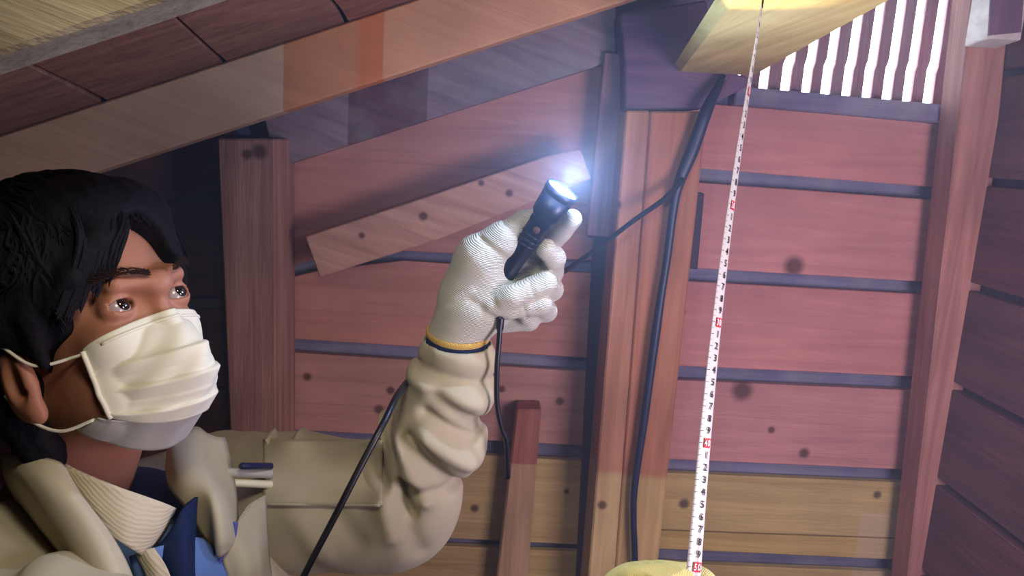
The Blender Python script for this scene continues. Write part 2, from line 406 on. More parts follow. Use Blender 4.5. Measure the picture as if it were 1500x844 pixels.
# ------------------------------------------------------------------ posts and battens
M['post_w'] = wood('pink_topped_post_wood', (206, 176, 124), (160, 130, 86), 2,
    [K(882, 740, 8, 1.36), K(905, 300, 6, 1.36)], [patch(840, -150, 1060, 702, 1.36, (232, 192, 208), 1)], seed=6.0)  # pink colour cast laid over the wood above a level line
M['post_w2'] = wood('pink_topped_post_wood_dark', (202, 170, 120), (154, 124, 84), 2,
    [K(1004, 738, 7, 1.36)], [patch(840, -150, 1060, 706, 1.36, (230, 182, 198), 1)], seed=16.0)  # same pink cast zone on the right half
M['corner'] = wood('corner_post_wood', (186, 122, 104), (134, 76, 66), 2, [], [patch(1385, 748, 1475, 1000, 1.40, (206, 184, 160), .6)+('lit_patch',)], seed=26.0)  # light falling near the foot is mixed into the colour
def vpost(name, x0, x1, ytop, ybot, xb0, xb1, Y, th, mat, label=None, cat=None, group=None, parent=None, bev=.003):
    """upright member; the line of each edge goes on down to the floor"""
    def ext(a, b):
        z0 = a[2]; t = (z0-0.0)/(z0-b[2]); return a+(b-a)*t
    a0, a1, b0, b1 = P(x0, ytop, Y), P(x1, ytop, Y), P(xb0, ybot, Y), P(xb1, ybot, Y)
    o = prism(name, [a0, a1, ext(a1, b1), ext(a0, b0)], (0, th, 0), mat, parent, bev)
    for p in (): pass
    return tag(o, label, cat, group)
vpost('post', 318, 402, 203, 620, 336, 405, 1.36, .135, M['post_l'], 'square brown post directly behind the man\'s mask, under the low end of the rafter', 'post')
vpost('post', 917, 952, 162, 844, 862, 900, 1.36, .11, M['post_w'], 'narrow left half of the double post in the middle, with a round knot low down', 'post')
vpost('post', 952.6, 1036, 163, 844, 901, 962, 1.365, .105, M['post_w2'], 'broad right half of the double post that the thick dark cable runs down', 'post')
vpost('batten', 884, 925, 78, 844, 845, 885, 1.4725, .026, M['dark'], 'dark strip added for the shadow just left of the double post', 'batten')  # added strip, its dark colour stands for the post's shadowed side
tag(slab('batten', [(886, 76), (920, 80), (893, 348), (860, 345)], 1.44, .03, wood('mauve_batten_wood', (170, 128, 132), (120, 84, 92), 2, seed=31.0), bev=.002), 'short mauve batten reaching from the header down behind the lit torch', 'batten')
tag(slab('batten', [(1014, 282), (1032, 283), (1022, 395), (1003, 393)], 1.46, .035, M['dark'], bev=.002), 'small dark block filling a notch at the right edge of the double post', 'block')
M['stick'] = wood('stick_wood', (204, 168, 130), (158, 120, 88), 2, [], [patch(700, 500, 820, 683, 1.44, (226, 176, 196), 1)], seed=7.0)
vpost('batten', 757, 793, 600, 844, 728, 773, 1.44, .055, M['stick'], 'short upright stick with a cut top between the elbow and the double post', 'batten')
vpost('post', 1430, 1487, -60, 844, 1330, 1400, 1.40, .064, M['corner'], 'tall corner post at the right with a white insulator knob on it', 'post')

M['plank'] = wood('loose_plank_wood', (204, 162, 142), (156, 112, 96), 0, [K(620, 317, 7, 1.4), K(746, 283, 6, 1.4), K(530, 345, 5, 1.4), K(705, 268, 5, 1.4)], seed=12.0, tilt=-.28)
plank = slab('plank', [(447, 347), (632, 286), (800, 229), (850, 218), (866, 262), (640, 352), (468, 406)], 1.40, .026, M['plank'], bev=.002)
tag(plank, 'loose slanting plank with two knots fixed across the wall behind the torch', 'plank')
tag(lathe('nail', P(620, 317, 1.4)+np.array([0, .004, 0]), (0, -1, 0), [(0, .004), (.006, .004), (.0065, .003)], plain('nail_head_steel', (60, 40, 40), .5), plank, 12)) if False else None

# ------------------------------------------------------------------ rafters, header and beam
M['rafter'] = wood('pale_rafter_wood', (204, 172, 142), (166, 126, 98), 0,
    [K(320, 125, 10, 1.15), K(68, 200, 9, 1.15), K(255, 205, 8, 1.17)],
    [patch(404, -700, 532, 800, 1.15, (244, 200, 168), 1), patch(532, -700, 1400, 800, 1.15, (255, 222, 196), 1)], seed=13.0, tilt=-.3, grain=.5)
def rafter(x, y0, y1, off, w, h, ext0, ext1, mat, label):
    """x,y0 -> y1 : two measured points on the far lower edge, off = depth of the rafter under the boards"""
    a, b = onroof(x[0], y0, off), onroof(x[1], y1, off)
    ym = (a[1]+b[1])/2-w/2
    a0 = np.array([ext0, ym, roofz(ext0, off)]); b0 = np.array([ext1, ym, roofz(ext1, off)])
    return tag(beam('rafter', a0, b0, UPN, w, off-.001, mat), label, 'rafter', 'roof rafters')
H1 = float((A1-P(0, 296, 1.195))@UPN)
print('rafter depth', H1, 'slope deg', math.degrees(math.asin(SL[2])))
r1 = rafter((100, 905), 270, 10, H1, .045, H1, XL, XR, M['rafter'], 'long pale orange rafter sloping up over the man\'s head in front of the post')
M['rafter2'] = wood('greyed_rafter_wood', (138, 128, 110), (98, 88, 72), 0, [K(190, 45, 8, .8)], seed=14.0, tilt=-.3)
r2 = rafter((0, 345), 105, 5, H1, .045, H1, XL, XR, M['rafter2'], 'nearest rafter, greyish and dusty, crossing the top left corner')
print('rafter ys', np.array(r1.location), np.array(r2.location))
M['grey_rafter'] = wood('grey_gable_rafter_wood', (150, 132, 138), (104, 86, 98), 0, [K(770, 150, 7)],
    [patch(521, -300, 616, 400, 1.46, (188, 150, 150), 1)], seed=15.0, tilt=-.3, dust=.35)
tag(slab('rafter', [(380, 150), (902, -26), (902, 88), (404, 246)], 1.457, .041, M['grey_rafter'], bev=.003), 'dusty grey rafter lying flat against the rear wall under the orange one', 'rafter', 'roof rafters')
# header block over the double post
M['header'] = wood('purple_shaded_header_wood', (112, 84, 110), (80, 60, 88), 0, seed=17.0)  # shadow over the header is put into its purple colour
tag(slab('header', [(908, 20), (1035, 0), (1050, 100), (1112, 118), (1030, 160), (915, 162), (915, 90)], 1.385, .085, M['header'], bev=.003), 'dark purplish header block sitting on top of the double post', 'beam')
# round-shouldered purlin that comes forward over the header; the tape measure is held against it
M['beam'] = wood('yellow_purlin_wood', (206, 184, 122), (168, 140, 84), 1, [K(1010, 68, 8, 1.3)], seed=18.0)
zb = CAM[2]+.136
def on_z(px, py, z):
    d = ray(px, py); return CAM+d*((z-CAM[2])/d[2])
e_r = [on_z(1112, 112, zb), on_z(1300, 0, zb)]; e_l = [on_z(982, 112, zb), on_z(1078, 0, zb)]
print('beam', e_r, e_l)
fa = (e_r[0]+e_l[0])/2; fb = (e_r[1]+e_l[1])/2; fa[1] = min(fa[1], 1.49)
dirb = (fb-fa)/np.linalg.norm(fb-fa)
fa = fa+dirb*((1.385-fa[1])/dirb[1] if fa[1] > 1.385 else 0)
fb2 = fb+dirb*1.0
bw = .5*(np.linalg.norm(e_r[0]-e_l[0])+np.linalg.norm(e_r[1]-e_l[1]))
HB_ = float(roofz(min(fa[0], fb2[0])-bw/2, H1)-zb-.004); print('purlin height', HB_)
beam_o = tag(beam('purlin', fa, fb2, (0, 0, 1), bw, HB_, M['beam'], bev=.012), 'yellow lit purlin overhead whose underside the tape measure touches', 'beam')
# short purlin end at the top right
pz = [P(1421, 70, 1.47), P(1446, 56, 1.22)]
M['pale'] = wood('daylit_whitish_wood', (214, 204, 196), (170, 156, 150), 1, seed=19.0)  # vent daylight on its side is put into the pale colour
M['mauve'] = wood('mauve_end_grain_wood', (120, 84, 104), (90, 60, 80), 2, seed=22.0)
bx0 = P(1446, 56, 1.295); bx1 = P(1497, 50, 1.295)
sp = prism('purlin', [bx0, (bx1[0], 1.295, bx0[2]), (bx1[0], 1.295, bx0[2]+.16), (bx0[0], 1.295, bx0[2]+.16)], (.022, .10, .0), M['pale'], bev=.002)
tag(sp, 'short whitish purlin end at the top right corner beside the vent', 'beam')
cap = slab('end_cap', [(1448, 52), (1496, 47), (1503, -60), (1455, -60)], 1.291, .003, M['mauve'], sp, 0)

# ------------------------------------------------------------------ gable vent
M['slat'] = wood('brown_slat_wood', (150, 100, 104), (104, 66, 72), 2, seed=23.0)
M['ledge'] = wood('dusty_ledge_wood', (120, 104, 138), (88, 76, 108), 0, seed=24.0, dust=.4)
vent = empty('gable_vent', P(1270, 160, 1.5)); vent['_w'] = list(map(float, vent.location))
tag(vent, 'slatted gable vent with daylight behind it at the upper right', 'vent')
gx = [1119, 1151, 1181, 1210, 1240, 1270, 1300, 1329, 1360, 1390, 1418]
def gb(x): return 129+(x-1119)*.088
for i in range(len(gx)-1+2):
    xl = gx[i-1]+6.4 if i > 0 else 1085
    xr = gx[i]-6.4 if i < len(gx) else 1452
    xm = (xl+xr)/2; yb = gb(xm)+6; j = 2.2; sh = .148
    ym = yb-52-(xm-1119)*.05
    tops = -95
    def X(x, y): return x+(yb-y)*sh
    jig = random.uniform(-1, 1)
    pts = [(X(xl, tops), tops), (X(xr, tops), tops), (X(xr, ym), ym), (X(xr, ym+10)-j+jig, ym+10), (xr-j*.6+jig, yb), (xl-j*.6, yb), (X(xl, ym+14)-j, ym+14), (X(xl, ym+6), ym+6)]
    slab('slat', pts, 1.505, .009, M['slat'], vent, .001)
slab('ledge', [(1080, 126), (1440, 158), (1436, 186), (1075, 153)], 1.47, .05, M['ledge'], vent, .003)
slab('top_rail', [(1200, -100), (1500, -100), (1502, -72), (1200, -72)], 1.49, .03, M['slat'], vent, .002)
# closing boards above the vent up to the roof
zt = P(1300, -95, 1.53)[2]
prism('panel', [(vb[0][0]-.02, 1.53, zt), (vb[1][0]+.1, 1.53, zt), (vb[1][0]+.1, 1.53, roofz(vb[1][0]+.1)+.02), (vb[0][0]-.02, 1.53, roofz(vb[0][0])+.02)], (0, .02, 0), M['back'], wall_b, 0) if roofz(vb[0][0]) > zt else None

# ------------------------------------------------------------------ cables and the insulator
M['cable'] = plain('dark_blue_cable_sheath', (26, 34, 62), .45, .5)
M['black'] = plain('black_cable_rubber', (18, 20, 30), .4, .5)
def C(*pts): return [P(x, y, Y) for x, y, Y in pts]
tag(tube('cable', C((1060, 112, 1.37), (1036, 160, 1.345), (1016, 215, 1.345), (994, 270, 1.345), (986, 310, 1.345), (977, 380, 1.345), (966, 450, 1.345), (955, 530, 1.345), (943, 620, 1.345), (930, 710, 1.345), (928, 760, 1.345), (930, 844, 1.345), (925, 1000, 1.345), (915, 1200, 1.345)), [.006, .011, .012, .009, .0075, .007, .0085, .0075, .007, .006, .006, .006, .006], M['cable'], n=6), 'thick dark blue cable running down the face of the double post', 'cable')
tag(tube('cable', C((1000, 262, 1.335), (975, 290, 1.32), (930, 322, 1.29), (880, 360, 1.24), (835, 392, 1.18), (800, 415, 1.13), (740, 460, 1.07), (672, 520, 1.0), (610, 550, .92), (585, 575, .80), (563, 618, .745), (530, 680, .72), (490, 758, .70), (445, 844, .69), (380, 980, .68), (330, 1150, .70)), [.005, .004, .004, .0038, .0036, .0034, .0034], M['black'], n=6), 'thin black cable strung from the post past the raised sleeve to the lower left', 'cable')
ins = empty('insulator', P(1433, 466, 1.385)); ins['_w'] = list(map(float, ins.location))
tag(ins, 'white porcelain knob screwed to the corner post at the right', 'insulator')
pc = P(1433, 470, 1.40); ax = np.array([-.25, -1, .05])
lathe('body', pc, ax, [(0, .012), (.006, .015), (.012, .013), (.016, .010), (.022, .013), (.028, .011)], plain('grey_porcelain', (150, 140, 150), .3, .5), ins)
lathe('cap', pc+np.array([-.006, -.024, .010]), ax, [(0, .010), (.003, .0135), (.007, .0125), (.010, .008), (.0105, 0)], plain('white_porcelain', (225, 215, 215), .25, .5), ins)
# ------------------------------------------------------------------ the man
M['skin'] = plain('skin', (160, 108, 86), .55, .4, .25, 60, .10, sss=.12)
M['hair'] = plain('black_hair', (17, 16, 23), .75, .12, .5, 160, .2)
M['mask'] = knit('white_pleated_nonwoven', (214, 211, 192), 2600, (0, .4, .8), .03, .10)
M['mask_in'] = knit('shadowed_mask_chin_panel', (172, 170, 162), 2600, (0, .4, .8), .03, .10)  # mask cloth greyed down, underside shadow painted into the colour
M['jacket'] = knit('cream_twill', (190, 181, 154), 900, (.3, .6, .2), .05, .35)
M['shirt'] = knit('cream_striped_shirt', (196, 186, 160), 95, (0, .9, 0), .03, .22)
M['navy'] = plain('navy_cloth', (22, 36, 70), .8, .2, .4, 60)
M['blue'] = plain('blue_cloth', (92, 122, 176), .8, .2, .3, 60)
M['glove'] = knit('white_cotton_knit', (206, 204, 190), 190, (.2, 1.2, .5), .06, .8)
M['glove_cuff'] = knit('yellow_glove_hem', (214, 176, 90), 200, (.2, .9, .5), .05, .6)
M['yglove'] = knit('pale_yellow_cotton_knit', (222, 208, 130), 240, (.2, .2, .5), .06, .4)
M['white_eye'] = plain('eye_white', (150, 136, 132), .2, .5)
M['iris'] = plain('dark_brown_iris', (26, 16, 14), .1, .8)
M['dark_skin'] = plain('brow_hair', (40, 26, 24), .7, .2)

EYE_R = P(180, 449, .65)
az, el = math.radians(65), math.radians(22)
Fh = np.array([math.sin(az), -math.cos(az), 0]); Eh = np.array([math.cos(az), math.sin(az), 0])   # forward and his left, level
Hf = Fh*math.cos(el)+np.array([0, 0, 1])*math.sin(el); Hu = -Fh*math.sin(el)+np.array([0, 0, 1])*math.cos(el)
Hl = Eh*math.cos(math.radians(2))+Hu*math.sin(math.radians(2)); Hu = np.cross(Hf, Hl)
rl = math.radians(0)
HC = EYE_R-Hf*.083+Hl*.031-Hu*.006                 # head centre: level with eyes and ears
HB = np.stack([Hf, Hl, Hu])                        # rows: forward, left, up
def H(f, l, u): return HC+Hf*f+Hl*l+Hu*u
for nm, q in dict(ear=(-.005, -.074, -.012), nose=(.118, 0, -.035), bridge=(.097, 0, 0), chin=(.085, 0, -.105), top=(0, 0, .125), back=(-.1, 0, .02), brow=(.1, 0, .025), eyeL=(.083, .031, .006)).items():
    print(nm, [round(v) for v in proj(H(*q))])

man = empty('person', (HC[0]-.05, .80, 0)); man['_w'] = [float(v) for v in man.location]
tag(man, 'man in white face mask and cream work jacket, looking up and holding a lit torch', 'person')

NECK = [H(-.035, 0, -.06), P(95, 745, .79), P(110, 880, .82)]
SH_L, SH_R = P(330, 735, .98), P(-95, 908, .60)
EL = P(582, 738, .90); WR = P(670, 500, .86)
def skin_field(p):
    q = (p-HC.astype(np.float32))@HB.T.astype(np.float32)       # local: forward, left, up
    f = ell(q, (-.015, 0, .035), (.095, .076, .088))            # cranium
    f = smin(f, ell(q, (.032, 0, -.025), (.058, .053, .085)), .02)   # face
    f = smin(f, ell(q, (.046, 0, -.078), (.034, .034, .034)), .025)  # chin
    f = smin(f, ell(q, (.03, .045, -.065), (.04, .018, .03)), .02); f = smin(f, ell(q, (.03, -.045, -.065), (.04, .018, .03)), .02)
    f = smin(f, cone(q, (.082, -.030, .024), (.094, 0, .018), .010, .009), .012)  # brow ridge
    f = smin(f, cone(q, (.082, .030, .024), (.094, 0, .018), .010, .009), .012)
    f = smin(f, cone(q, (.088, 0, .006), (.097, 0, -.034), .006, .008), .009)      # nose
    f = smin(f, ell(q, (.090, 0, -.038), (.014, .017, .010)), .006)
    f = smin(f, ell(q, (.058, .034, -.022), (.020, .018, .020)), .016); f = smin(f, ell(q, (.062, -.036, -.022), (.022, .020, .020)), .016)  # cheeks
    f = smin(f, ell(q, (.078, 0, -.062), (.014, .024, .012)), .012)                # lips
    for s in (-1, 1):
        c = np.array([.073, s*.031, .006], np.float32)
        f = smax(f, -ell(q, (.094, s*.031, .004), (.014, .019, .0125)), .008)        # socket
        r = np.linalg.norm(q-c, axis=-1)
        # lids: a shell round the eyeball, open in an almond slit
        sx = (q[..., 1]-c[1]+s*.0015)/.0125; sz = (q[..., 2]-c[2]-.0010)/.0052
        slit = (np.sqrt(sx*sx+sz*sz)-1)*.006
        lid = smax(r-.0148, -slit, .0012)
        fld = smin(f, lid, .003)
        f = smax(fld, -smax(r-.0150, slit, .0008), .001)
        # ear
        e = ell(q, (-.008, s*.077, -.032), (.020, .009, .033))
        e = smax(e, -ell(q, (-.002, s*.086, -.028), (.010, .009, .019)), .004)
        e = smin(e, ell(q, (.001, s*.076, -.058), (.009, .006, .010)), .006)
        e = smin(e, cone(q, (.004, s*.078, -.014), (.006, s*.078, -.032), .004, .005), .004)
        f = smin(f, e, .006)
    nk = chain(p, NECK, [.056, .058, .075], .02)
    nk = smin(nk, chain(p, [NECK[1]+np.array([0, 0, -.05]), SH_L*.5+NECK[1]*.5+np.array([0, 0, -.06])], [.05, .06], .02), .03)
    return smin(f, nk, .028)
body = net('body', skin_field, HC-np.array([.17, .17, .36]), HC+np.array([.17, .20, .17]), .0019, M['skin'], man)

def in_skin(q):  # q local
    return skin_field((np.asarray(q, np.float32)@HB.astype(np.float32)+HC.astype(np.float32))[None])[0]

# eyes
for s in (-1, 1):
    c = H(.0725, s*.031, .006)
    gz = Hf*.93+Hl*.12+Hu*.22; gz /= np.linalg.norm(gz)
    lathe('eye', c-gz*.0126, gz, [(.0126-.0126*math.cos(t), .0126*math.sin(t)) for t in np.linspace(0.05, math.pi-.05, 16)], M['white_eye'], man, 24)
    lathe('iris', c+gz*.0108, gz, [(0, .0064), (.0011, .0058), (.0022, .0035), (.0026, 0)], M['iris'], man, 20)
    # eyebrow: short overlapping hairs
    v = []; fa_ = []
    for k in range(60):
        t = k/59; l = s*(.012+.036*t); f0 = .1035-.018*t**2-.004*t; u0 = .027+.006*math.sin(t*2.4)
        for j in range(3):
            b = H(f0+.001, l, u0+random.uniform(-.0026, .0026)); e = b+Hl*s*.006+Hu*random.uniform(.0, .004)-Hf*.0012; n_ = len(v)
            w_ = Hu*.0005
            v += [b-w_, b+w_, e, b+Hf*.0006]; fa_ += [[n_, n_+1, n_+2], [n_, n_+3, n_+2], [n_+1, n_+3, n_+2]]
    tag(link('eyebrow', mesh(v, fa_), M['dark_skin'], man), kind='stuff')

# hair: a shaped cap with strands laid on it, parted to leave the forehead and the ear
def hair_field(p):
    q = (p-HC.astype(np.float32))@HB.T.astype(np.float32)
    f = ell(q, (-.018, 0, .046), (.112, .098, .102))
    f = smin(f, ell(q, (-.065, 0, -.03), (.055, .072, .075)), .03)
    f = smin(f, ell(q, (.038, .010, .090), (.052, .064, .036)), .02)          # full front
    f = smin(f, cone(q, (.054, .040, .080), (.050, .060, .045), .014, .009), .012)   # far side tuft
    # face opening: everything in front of a slanting line stays bare
    face = ell(q, (.115, -.012, -.005), (.075, .090, .066))
    f = smax(f, -face, .006)
    f = smax(f, -ell(q, (.105, .004, .040), (.060, .030, .044)), .006)
    cheek = ell(q, (.075, -.03, -.05), (.075, .12, .052)); f = smax(f, -cheek, .006)
    cheek = ell(q, (.075, .08, -.05), (.09, .06, .052)); f = smax(f, -cheek, .006)
    earhole = ell(q, (-.006, -.085, -.034), (.022, .03, .036)); f = smax(f, -earhole, .005)
    f = smin(f, chain(q, [(.070, -.008, .096), (.080, -.032, .066), (.070, -.060, .038), (.052, -.072, .018)], [.013, .011, .008, .004], .01), .008)
    f = smin(f, chain(q, [(.066, .014, .098), (.070, .040, .070), (.062, .056, .045)], [.012, .009, .005], .01), .008)
    f = smin(f, cone(q, (.030, -.078, .02), (.028, -.075, -.022), .009, .005), .006)   # sideburn
    f = smin(f, cone(q, (-.05, -.055, -.04), (-.035, -.06, -.10), .03, .016), .02)     # nape
    n = np.sin(q[..., 1]*260+q[..., 0]*90)*np.sin(q[..., 2]*70+q[..., 1]*110)
    return f+.0009*n
hair = net('hair', hair_field, HC-np.array([.20, .17, .20]), HC+np.array([.19, .17, .22]), .0026, M['hair'], man)
hv = []; hf = []
def lock(pts, w, n=7):
    c = catmull(pts, n); o = len(hv)
    for i, p in enumerate(c):
        t = i/(len(c)-1); ww = w*math.sin(math.pi*min(1, .25+.75*(1-t)))*(1-t**3)+.0002
        d = c[min(i+1, len(c)-1)]-c[max(i-1, 0)]; d /= np.linalg.norm(d)
        out = p-HC; out /= np.linalg.norm(out); s = np.cross(d, out); s /= max(np.linalg.norm(s), 1e-6)
        hv.extend([p-s*ww, p+out*ww*.5, p+s*ww])
    for i in range(len(c)-1):
        a = o+i*3; b = a+3
        hf.extend([[a, a+1, b+1, b], [a+1, a+2, b+2, b+1], [a+2, a, b, b+2]])
for k in range(900):                       # strands over the crown, swept forwards
    l0 = random.uniform(-.085, .085); a = random.uniform(-1.2, 1.25); s = .985+random.uniform(0, .045)
    pts = []
    for j in range(5):
        t = a+j*.16+random.uniform(-.02, .02)
        l = l0*(1+.05*j)+random.uniform(-.004, .004)
        c_ = math.sqrt(max(0.02, 1-(l/.098)**2))
        pts.append(H(-.018+.112*math.sin(t)*c_*s, l*s, .046+.102*math.cos(t)*c_*s))
    if pts[-1] is not None: 
        q = (pts[-1]-HC)@HB.T
        if q[0] > .062 and q[2] < .062: continue
        lock(pts, .0026)
# parted fringe: one curtain falls to the near temple, a shorter one to the far brow
for k in range(110):
    t = random.random(); c_ = .005*math.sin(t*27)
    top = H(.052+random.uniform(-.01, .01), -.004-.030*t, .118)
    mid = H(.091-.006*t, -.006-.044*t, .080-.014*t+c_)
    lo_ = H(.093-.028*t, -.026-.046*t, .050-.034*t+c_+random.uniform(-.005, .004))
    lock([top, mid, lo_, lo_-Hu*random.uniform(.004, .012)-Hl*.005-Hf*.002], random.uniform(.0014, .0032))
for k in range(50):
    t = random.random()
    lock([H(.052, .002+.03*t, .118), H(.078, .020+.03*t, .086), H(.074-.010*t, .040+.020*t, .060-.02*t+random.uniform(-.006, .004))], random.uniform(.0016, .003))
for k in range(26):                         # temple and far side wisps
    u = random.uniform(.0, .05)
    lock([H(.045, -.072, u+.055), H(.056, -.073, u+.02), H(.050+random.uniform(0, .016), -.070, u-.01)], .0035)
    lock([H(.04, .06, u*.5+.085), H(.058, .064, u*.5+.06), H(.062, .060, u*.5+.04)], .0035)
tag(link('hair_strand', mesh(hv, hf), M['hair'], man), kind='stuff')

# face mask: a pleated rectangle pulled round the nose and chin
def mask_pt(v, t, lift=0.0):
    """v 0 (nose edge) .. 1 (chin edge); t -1 (his right) .. 1 (his left)"""
    u = -.011-(.114-.032*t*t)*v
    u += .004*(1-t*t)*(1-v)**2-.009*t*t*(1-v)                     # the nose wire rises at the bridge
    half = .057-.006*abs(v-.5)
    th = t*1.18
    fr = .100+.012*math.exp(-((v-.42)/.3)**2)-.028*max(0, v-.62)/.38
    fr -= .014*math.exp(-(v/.10)**2)
    fs_ = .052+.006*v
    f = fs_+(fr-fs_)*((math.cos(th)-math.cos(1.18))/(1-math.cos(1.18)))**(1.5-.5*v)
    f += .006*math.exp(-(t/.25)**2)*math.exp(-((v-.35)/.25)**2)
    l = half*math.sin(th)/math.sin(1.18)
    if t > 0: l *= 1-.14*t; f -= .008*t*t
    # pleats fan out from the side seams
    pl = 0
    for c, w in ((.30, .10), (.50, .10), (.70, .09)):
        cc = c+.05*t*t*(c-.5)*4; d = (v-cc)/w; fade = math.exp(-((t+.15)/.75)**4)
        if 0 <= d < 1: pl += (1-d)*.0048
        elif -.14 < d < 0: pl += (1+d/.14)*.0048
    cru = .0018*math.sin(v*19+t*7)*math.sin(t*9+v*5)
    f += (pl+cru)*(.35+.65*math.cos(th))+lift; l += (pl+cru)*math.sin(th)
    return H(f, l, u)
def push(v, gap=.0022):
    """keep the cloth outside the face"""
    v = v.copy(); c0 = H(.0, 0, 0)
    for _ in range(5):
        q = (v-HC)@HB.T; o_ = np.stack([q[:, 0]*.8, q[:, 1]*1.0, 0*q[:, 2]], 1)@HB
        o_ /= np.linalg.norm(o_, axis=1)[:, None]
        d = skin_field(v.astype(np.float32)); v += o_*np.clip(gap-d, 0, .02)[:, None]
    return v
NV, NT = 90, 70
def grid_mesh(fn, v0, v1, nv, nt, t0=-1., t1=1.):
    vs = push(np.array([fn(v0+(v1-v0)*i/nv, t0+(t1-t0)*j/nt) for i in range(nv+1) for j in range(nt+1)]))
    fs = [[i*(nt+1)+j, i*(nt+1)+j+1, (i+1)*(nt+1)+j+1, (i+1)*(nt+1)+j] for i in range(nv) for j in range(nt)]
    me = bpy.data.meshes.new('g'); me.from_pydata([tuple(p) for p in vs], [], fs); me.update(); return me
def solid(o, th):
    m = o.modifiers.new('thickness', 'SOLIDIFY'); m.thickness = th; m.offset = 0; return o
msk = solid(link('face_mask', grid_mesh(mask_pt, 0, .80, NV, NT), M['mask'], man, True), .0012)
def chin_pt(v, t):
    a = mask_pt(.745, t)*1.0; q = (a-HC)@HB.T
    return H(q[0]-.008-.040*v*(1-.2*abs(t)), q[1]*(1.03-.06*v), q[2]-.002-.026*v+.022*v*t*t)
solid(link('chin_panel', grid_mesh(chin_pt, 0, 1, 16, NT), M['mask_in'], man, True), .0012)
for t in (-1., 1.):                         # welded side seam
    tube('side_seam', list(push(np.array([mask_pt(v, t*.965)+Hl*t*.001 for v in np.linspace(.02, .80, 12)]), .004)), .0022, M['mask'], msk if False else man, n=3, seg=8)
tube('nose_wire', list(push(np.array([mask_pt(.055, t)+Hf*.0008 for t in np.linspace(-.75, .75, 15)]), .0030)), .0013, M['mask'], man, n=3, seg=8)
e0 = mask_pt(.04, -1); e1 = chin_pt(.2, -1)
tube('ear_loop', [e0, H(.022, -.079, -.020), H(-.006, -.084, .004), H(-.024, -.083, -.012)], .0014, M['mask'], man)
tube('ear_loop', [e1, H(.018, -.074, -.078), H(-.006, -.080, -.062), H(-.022, -.083, -.036)], .0014, M['mask'], man)

# ---- jacket: torso and the two sleeves
def groove(x, z, a, b, amp, w, Y):
    pa, pb = P(a[0], a[1], Y), P(b[0], b[1], Y)
    ax_, az_, bx, bz = pa[0], pa[2], pb[0], pb[2]
    dx, dz = bx-ax_, bz-az_; t = np.clip(((x-ax_)*dx+(z-az_)*dz)/(dx*dx+dz*dz), 0, 1)
    d2 = (x-ax_-t*dx)**2+(z-az_-t*dz)**2
    return amp*np.exp(-d2/(w*w))
FOLDS = [  # start px, end px, depth (+ groove, - ridge), width
    ((372, 630), (388, 688), .014, .007), ((350, 628), (352, 690), -.007, .007), ((408, 632), (396, 692), -.006, .009),
    ((300, 632), (340, 680), .006, .008), ((425, 640), (440, 690), .005, .012),
    ((512, 622), (560, 720), .011, .009), ((535, 615), (585, 705), -.010, .010), ((556, 625), (600, 760), .012, .008),
    ((575, 650), (625, 740), -.009, .012), ((640, 580), (705, 640), .008, .012), ((600, 560), (700, 600), -.008, .014),
    ((620, 640), (690, 690), -.010, .014), ((600, 650), (668, 735), .011, .012), ((625, 610), (690, 655), .009, .010),
    ((590, 720), (650, 735), .008, .010), ((585, 745), (610, 820), .006, .016), ((560, 735), (575, 790), -.006, .014),
    ((470, 750), (520, 800), .004, .02), ((420, 770), (470, 830), -.004, .02), ((610, 545), (715, 570), .006, .010), ((640, 520), (718, 540), -.004, .012)]
def sleeve_field(p):
    f = chain(p, [SH_L, P(440, 735, .93), EL], [.094, .083, .073], .02)
    f = smin(f, chain(p, [EL, P(640, 636, .88), P(664, 560, .87), WR], [.064, .055, .046, .0395], .02), .03)
    f = smin(f, ell(p, P(530, 765, .91), (.08, .06, .05)), .03)
    x, z = p[..., 0], p[..., 2]
    for a, b, am, w in FOLDS: f = f+groove(x, z, a, b, am*1.25, w*.8, .82)
    f = f+.0012*np.sin(x*75+z*40+2*np.sin(z*38))*np.sin(z*60-x*25+1.5*np.sin(x*30))
    # open cuff
    d = (WR-P(664, 560, .87)); d /= np.linalg.norm(d)
    s = (p-WR.astype(np.float32))@d.astype(np.float32)
    f = smax(f, s-.004, .003)
    hole = smax(cone(p, WR-d*.03, WR+d*.03, .036, .036), -(s+.012), .002)
    return smax(f, -hole, .002)
lo = np.minimum(np.minimum(SH_L, EL), WR)-.12; hi = np.maximum(np.maximum(SH_L, EL), WR)+np.array([.08, .10, .06])
sleeve_l = net('sleeve', sleeve_field, lo, hi, .0032, M['jacket'], man)

WR_R = P(960, 960, .585); EL_R = P(640, 1150, .50); HIP = np.array([HC[0]-.06, .86, .80])
def jacket_field(p):
    mid = (SH_L+SH_R)/2
    f = cone(p, SH_L+np.array([-.05, -.02, 0]), SH_R, .075, .078)
    f = smin(f, chain(p, [mid+np.array([.02, 0, -.12]), HIP], [.155, .165], .05), .06)
    f = smin(f, chain(p, [mid*.5+SH_L*.5+np.array([.02, 0, -.10]), HIP+np.array([0, .09, 0])], [.12, .11], .05), .06)
    f = smin(f, chain(p, [mid*.5+SH_R*.5+np.array([.02, 0, -.10]), HIP+np.array([0, -.09, 0])], [.12, .11], .05), .06)
    f = smin(f, chain(p, [SH_R, EL_R, WR_R], [.080, .062, .042], .03), .03)
    # neck opening
    f = smax(f, -chain(p, [NECK[1]+np.array([.0, 0, .12]), NECK[1]+np.array([.01, 0, -.03]), P(230, 860, .72), P(260, 980, .66)], [.070, .066, .06, .04], .02), .012)
    x, z = p[..., 0], p[..., 2]
    for a, b, am, w in (((0, 770), (120, 844), .012, .014), ((20, 700), (110, 800), -.006, .02), ((0, 690), (60, 760), .007, .02)): f = f+groove(x, z, a, b, am, w, .62)
    return f
